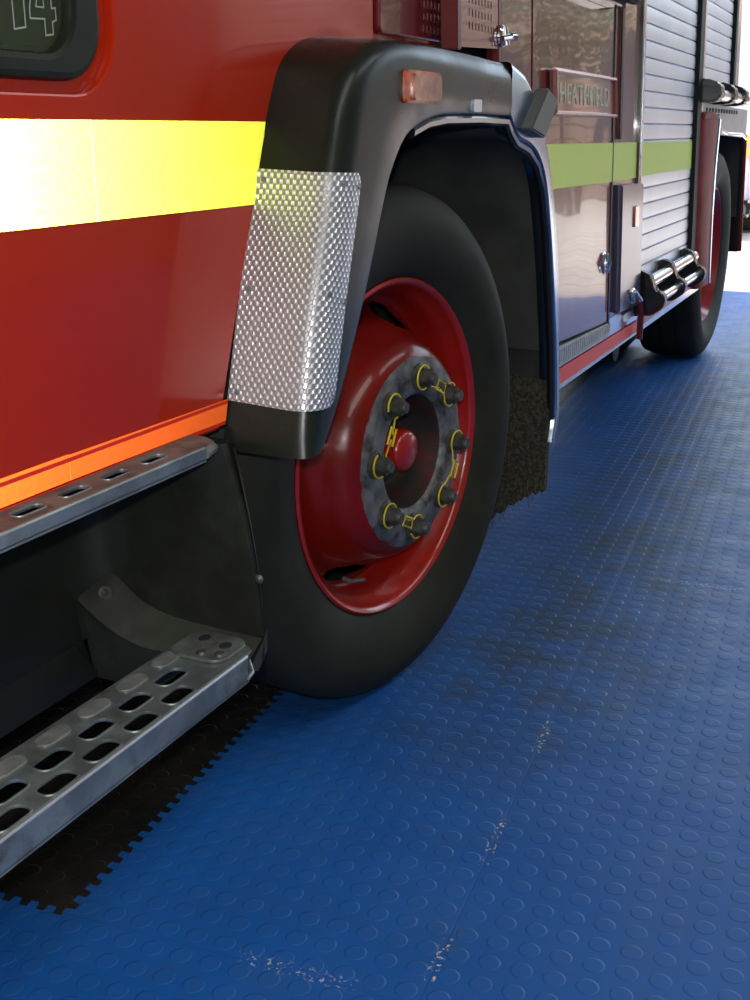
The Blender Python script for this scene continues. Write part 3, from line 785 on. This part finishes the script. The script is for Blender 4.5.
def text_mesh(body, size_w, size_h, T, name, m, parent):
    cu = bpy.data.curves.new('t', 'FONT'); cu.body = body; cu.size = 1; cu.extrude = .004; cu.space_character = 1.05
    o = bpy.data.objects.new('t', cu); COL.objects.link(o); bpy.context.view_layer.update()
    me = bpy.data.meshes.new_from_object(o.evaluated_get(bpy.context.evaluated_depsgraph_get())); bpy.data.objects.remove(o); bpy.data.curves.remove(cu)
    xs = [v.co.x for v in me.vertices]; ys = [v.co.y for v in me.vertices]
    me.transform(Matrix.Diagonal((size_w / (max(xs) - min(xs)), size_h / (max(ys) - min(ys)), .3, 1)) @ Matrix.Translation((-min(xs), -min(ys), 0)))
    me.transform(T); return link(name, me, m, parent, 0)
text_mesh('HEATHFIELD', .47, .044, BODY(.0095) @ Matrix.Translation((2.675, 1.058, 0)), 'lettering', 'letters', nbz)
# lime band across door and shutter
strip('reflective_band', 'lime_band', [(2.625, .872), (3.235, .866), (3.235, .967), (2.56, .970), (2.56, .89)], BODY(.0025))
strip('reflective_band', 'lime_band', [(3.246, .866), (3.575, .865), (3.575, .966), (3.246, .967)], BODY(-.003))
# folded steel cover beside the shutter
cv = B(); cv.prism([(3.29, .505), (3.565, .492), (3.565, .850), (3.285, .855)], -.01, .022, BT, .003); CV = cv.done('steel_cover', mat('dull_mauve_steel', (.10, .10, .16), .16, metal=.5, vary=.1), FE)
cv = B(); cv.prism(rrect(3.44, .732, 3.49, .790, .004), .021, .027, BT, .001); cv.done('orange_reflector', mat('orange_lens', (.65, .16, .03), .25, coat=1), CV)
lt = B(); lt.revolve([(0, .010), (.018, .008), (.024, 0)], 18, BODY(.023) @ Matrix.Translation((3.46, .532, 0)) @ Matrix.Diagonal((1.3, 1, 1, 1))); lt.tube([(3.44, .548, .032), (3.49, .516, .040)], .007, 8, T=BT)
lt.done('latch', 'chrome', CV)
pp_ = B(); pp_.tube([(3.572, .50, .02), (3.58, .46, .024), (3.58, .385, .02)], .010, 8, T=BT); pp_.done('drain_pipe', 'pipe', FE)
# dark seam and post left of the shutter
g = B(); bbox_on(g, 3.570, 3.590, .85, 2.4, -.02, .004, .001); g.done('door_seal', 'plastic_black', FE)

def shutter(x0, x1, z0, z1, pitch=.047, phase=0.0):
    b = B(); z = z0; prof = []
    while z < z1:
        prof += [(z, -.010), (z + .0025, -.0125), (z + .004, -.004), (z + pitch * .5, -.0025), (z + pitch - .002, -.004)]
        z += pitch
    b.grid([[(x0, zz, oo) for zz, oo in prof], [(x1, zz, oo) for zz, oo in prof]], T=BT)
    return b.done('roller_shutter', 'brushed', FE, 20)
shutter(3.60, 4.53, .50, 2.3)
shutter(4.66, 5.40, 1.13, 2.3)
strip('reflective_band', 'lime_band', [(3.61, .868), (4.515, .866), (4.515, .962), (3.61, .966)], BODY(-.0012))
# shutter frames
g = B(); fm_ = mat('dark_green_seal', (.008, .013, .012), .55, spec=.2)
for a in ((4.52, 4.61, .50, 2.4, -.03, .012, .003), (5.40, 5.46, 1.12, 2.4, -.03, .012, .003)): bbox_on(B(), *a).done('shutter_frame', fm_, FE)
for a in ((4.612, 4.655, .50, 2.4, -.03, .010, .004), (3.594, 3.608, .50, 2.4, -.03, .006, .002), (5.46, 5.60, 1.12, 2.4, -.03, .006, .003)): bbox_on(B(), *a).done('shutter_rail', 'steel', FE)
# sill: tread strip, red reflective strip, polished channel
def sill_z(x): return .430 - .006 * (x - 2.8)
g = B(); g.prism([(2.56, .452), (3.25, .446), (3.25, .482), (2.56, .505)], -.02, .003, BT, .001)
for i in range(34):
    x = 2.58 + i * .0198; g.prism([(x, .458), (x + .012, .458), (x + .016, .498 - (x - 2.56) * .03), (x + .004, .498 - (x - 2.56) * .03)], .003, .006, BT)
g.done('step_strip', mat('dull_step_alloy', (.32, .34, .34), .4, metal=.7, vary=.2, vscale=40), FE)
g = B(); g.prism([(2.56, .385), (4.84, .385), (4.84, .492), (3.26, .492), (3.26, .450), (2.56, .450)], -.03, -.004, BT, .003); g.done('sill', 'steel', FE)
strip('red_reflective_strip', 'pink_strip', [(2.56, .404), (3.655, .398), (3.655, .432), (2.56, .444)], BODY(.0005))
strip('red_reflective_strip', mat('faded_red_tape', (.55, .12, .16), .35), [(3.67, .405), (4.62, .415), (4.62, .443), (3.67, .437)], BODY(-.001))
g = B(); g.prism(rrect(3.44, .455, 3.58, .478, .004), -.003, .002, BT); g.done('data_plate', 'brushed', FE)
# folding rung under the shutter
rg = B(); rg.tube([(3.62, .500, .060), (4.46, .500, .060)], .015, 14, T=BT); rg.tube([(3.62, .548, .030), (4.46, .555, .030)], .020, 14, T=BT); RG = rg.done('step_rung', 'steel', FE, 50)
for x in (3.62, 3.98, 4.38):
    b = B(); b.prism([(-.01, .45), (.05, .455), (.085, .48), (.092, .51), (.080, .528), (.060, .526), (.055, .545), (.045, .578), (.012, .592), (-.01, .58)], -.022, .022, frame(BT @ Vector((x, 0, 0)), nB, Vector((0, 0, 1)) - LEAN * nB, dB), .004)
    b.done('rung_bracket', 'plastic_black', RG)
# rolled rungs above the rear wheel
rg = B(); rg.tube([(4.62, 1.125, .055), (5.60, 1.125, .055)], .021, 14, T=BT); RG2 = rg.done('step_rung', 'steel', FE, 50)
for x in (4.62, 4.98, 5.32):
    b = B(); b.prism([(-.02, 1.095), (.05, 1.095), (.082, 1.105), (.088, 1.14), (.075, 1.165), (.03, 1.180), (-.02, 1.175)], -.05, .05, frame(BT @ Vector((x, 0, 0)), nB, Vector((0, 0, 1)) - LEAN * nB, dB), .008)
    b.done('rung_bracket', 'plastic_black', RG2)
# rear wheel arch: perforated top plate, red front leg with bright inner edge, dark rear leg
g = B(); g.prism([(4.60, .990), (4.90, .990), (5.0, .985), (5.97, .965), (5.98, 1.09), (4.60, 1.10)], -.03, .004, BT, .003); g.done('rear_arch_plate', mat('grey_blue_alloy', (.38, .42, .46), .32, metal=.7, vary=.1), FE)
for i in range(12): B().prism(rrect(4.76 + i * .075, 1.066, 4.80 + i * .075, 1.082, .005, 3), .002, .006, BT).done('vent_slot', 'chassis', FE)
leg = B(); zz = cat([(4.60, 4.95, 1.04), (4.60, 4.93, .98), (4.60, 4.89, .85), (4.61, 4.87, .70), (4.62, 4.87, .55), (4.65, 4.88, .41)], 4)
leg.grid([[(x0, z, -.02), (x0, z, .012), (x0 + .02, z, .026), (x1 - .03, z, .030), (x1 - .008, z, .024), (x1, z, .0), (x1 + .01, z, -.15)] for x0, x1, z in zz], T=BT)
leg.prism([(4.60, 1.035), (4.95, 1.035), (4.92, 1.058), (4.86, 1.066), (4.68, 1.066), (4.62, 1.058)], -.02, .024, BT, .006)
leg.done('rear_arch_leg', 'rust_red', FE, 50)
g = B(); g.tube([(x1 - .004, z, .027) for x0, x1, z in zz], .008, 8, T=BT); g.tube([(4.96, 1.055, .02), (5.12, 1.0, .01), (5.35, .985, .006), (5.8, .98, .006), (5.96, .96, .006)], .007, 8, T=BT); g.done('arch_edging', 'chrome', FE)
g = B(); g.prism([(5.975, .98), (6.01, .98), (6.05, .43), (6.01, .43)], -.34, -.005, BT, .006); RF = g.done('rear_mud_guard', 'plastic_black', FE)
g = B(); g.prism([(6.00, .98), (6.02, .98), (6.06, .43), (6.035, .43)], -.10, .004, BT, .004); g.done('red_edge', 'rust_red', RF)
g = B(); bbox_on(g, 5.02, 5.97, .45, 1.0, -.62, -.58); g.grid([[(x, z, -.02), (x, z, -.6)] for x, z in ((5.02, .42), (5.03, .7), (5.06, .9), (5.2, .985), (5.9, .985), (5.965, .9), (5.97, .6))], T=BT); g.done('rear_arch_liner', 'liner', FE)
# scene lamp projecting above the door
g = B(); g.box((2.86, 1.300, -.01), (3.22, 1.37, .045), BT, .012); g.box((3.16, 1.312, .03), (3.27, 1.37, .06), BT, .006); sl = g.done('locker_lamp', 'chassis', FE)
g = B(); g.box((2.88, 1.296, .0), (3.14, 1.302, .04), BT, .002); g.done('lamp_lens', mat('dark_red_lens', (.12, .015, .015), .25, coat=1), sl)
# rear face
g = B(); bbox_on(g, 5.62, 5.64, 1.10, 3.0, -2.2, -.01, .004); g.done('rear_panel', 'red', FE)

# ------------------------------------------------------------------ outside the doorway
vn = tag(empty('van', (13.5, 2.9, 0)), 'pale lilac van with a yellow stripe standing outside beyond the tail of the fire engine', 'van')
b = B(); prof = [(12.0, .22), (12.0, 1.9), (12.15, 2.25), (15.2, 2.25), (15.9, 1.5), (16.6, 1.2), (16.7, .5), (16.6, .22)]
b.prism(prof, -1.65, -3.65, frame((0, 0, 0), (1, 0, 0), (0, 0, 1), (0, -1, 0)), .05); b.done('body', 'van', vn)
b = B(); b.box((11.985, 1.66, .76), (12.0, 3.6, .84)); b.box((11.985, 1.66, .87), (12.0, 3.6, .95)); b.box((12.0, 1.635, .76), (16.0, 1.65, .95)); b.done('stripe', mat('amber_stripe', (.85, .62, .15), .4), vn)
b = B(); b.box((11.82, 1.62, .20), (12.05, 3.66, .36), bev=.03); b.tube([(11.85, 1.70, .30), (11.80, 1.70, .22)], .05, 10); b.done('bumper', 'plastic_black', vn)
for x in (12.9, 15.8):
    b = B(); b.revolve([(.0, .02), (.16, .02), (.19, .0), (.31, .0), (.33, -.03), (.33, -.2)], 40, frame((x, 1.66, .33), (1, 0, 0), (0, 0, 1), (0, -1, 0))); b.done('wheel', 'rubber', vn)
b = B(); b.box((11.98, 1.95, 1.2), (12.0, 3.35, 1.85), bev=.01); b.done('window', 'plastic_black', vn)
# tan building across the yard, with windows
bd = tag(empty('building', (24, -5, 0)), 'tan brick building across the yard, mirrored in the polished locker door', 'building')
b = B(); b.box((24, -16, 0), (26, 1.2, 4.6)); b.done('wall', 'facade', bd)
for y in (-14.0, -11.2, -8.6, -6.2, -3.8, -1.4):
    b = B(); b.prism([(y, .9), (y + 1.1, .9), (y + 1.1, 2.6), (y + .9, 3.0), (y + .55, 3.15), (y + .2, 3.0), (y, 2.6)], -.06, .0, frame((24, 0, 0), (0, 1, 0), (0, 0, 1), (1, 0, 0))); b.done('window', mat('dark_window_glass', (.03, .04, .06), .15), bd)
for i, (tx, ty, hh) in enumerate(((19.5, -3.4, 4.2), (20.5, -7.6, 5.0))):
    t = tag(empty('tree', (tx, ty, 0)), ['smaller leafy tree nearer the doorway in the yard', 'taller leafy tree farther to the right in the yard'][i], 'tree')
    b = B(); b.tube([(tx, ty, 0), (tx + .08, ty, 1.2), (tx, ty + .1, hh * .6)], [.14, .11, .06], 10); b.done('trunk', mat('bark', (.09, .06, .04), .9, vary=.3), t)
    b = B()
    for k in range(900):
        a, e, rr = random.uniform(0, 6.28), random.uniform(-1.2, 1.5), random.uniform(.3, 1.0)
        c = Vector((tx + rr * 1.1 * math.cos(a) * math.cos(e), ty + rr * 1.1 * math.sin(a) * math.cos(e), hh * .72 + rr * 1.2 * math.sin(e)))
        q = Vector((random.uniform(-1, 1), random.uniform(-1, 1), random.uniform(-1, 1))).to_track_quat('Z', 'Y').to_matrix()
        b.faces([c + q @ Vector(v) for v in ((-.09, 0, 0), (0, -.05, 0), (.1, 0, 0), (0, .05, .02))], [(0, 1, 2, 3)])
    b.done('foliage', 'leaf', t, 0)
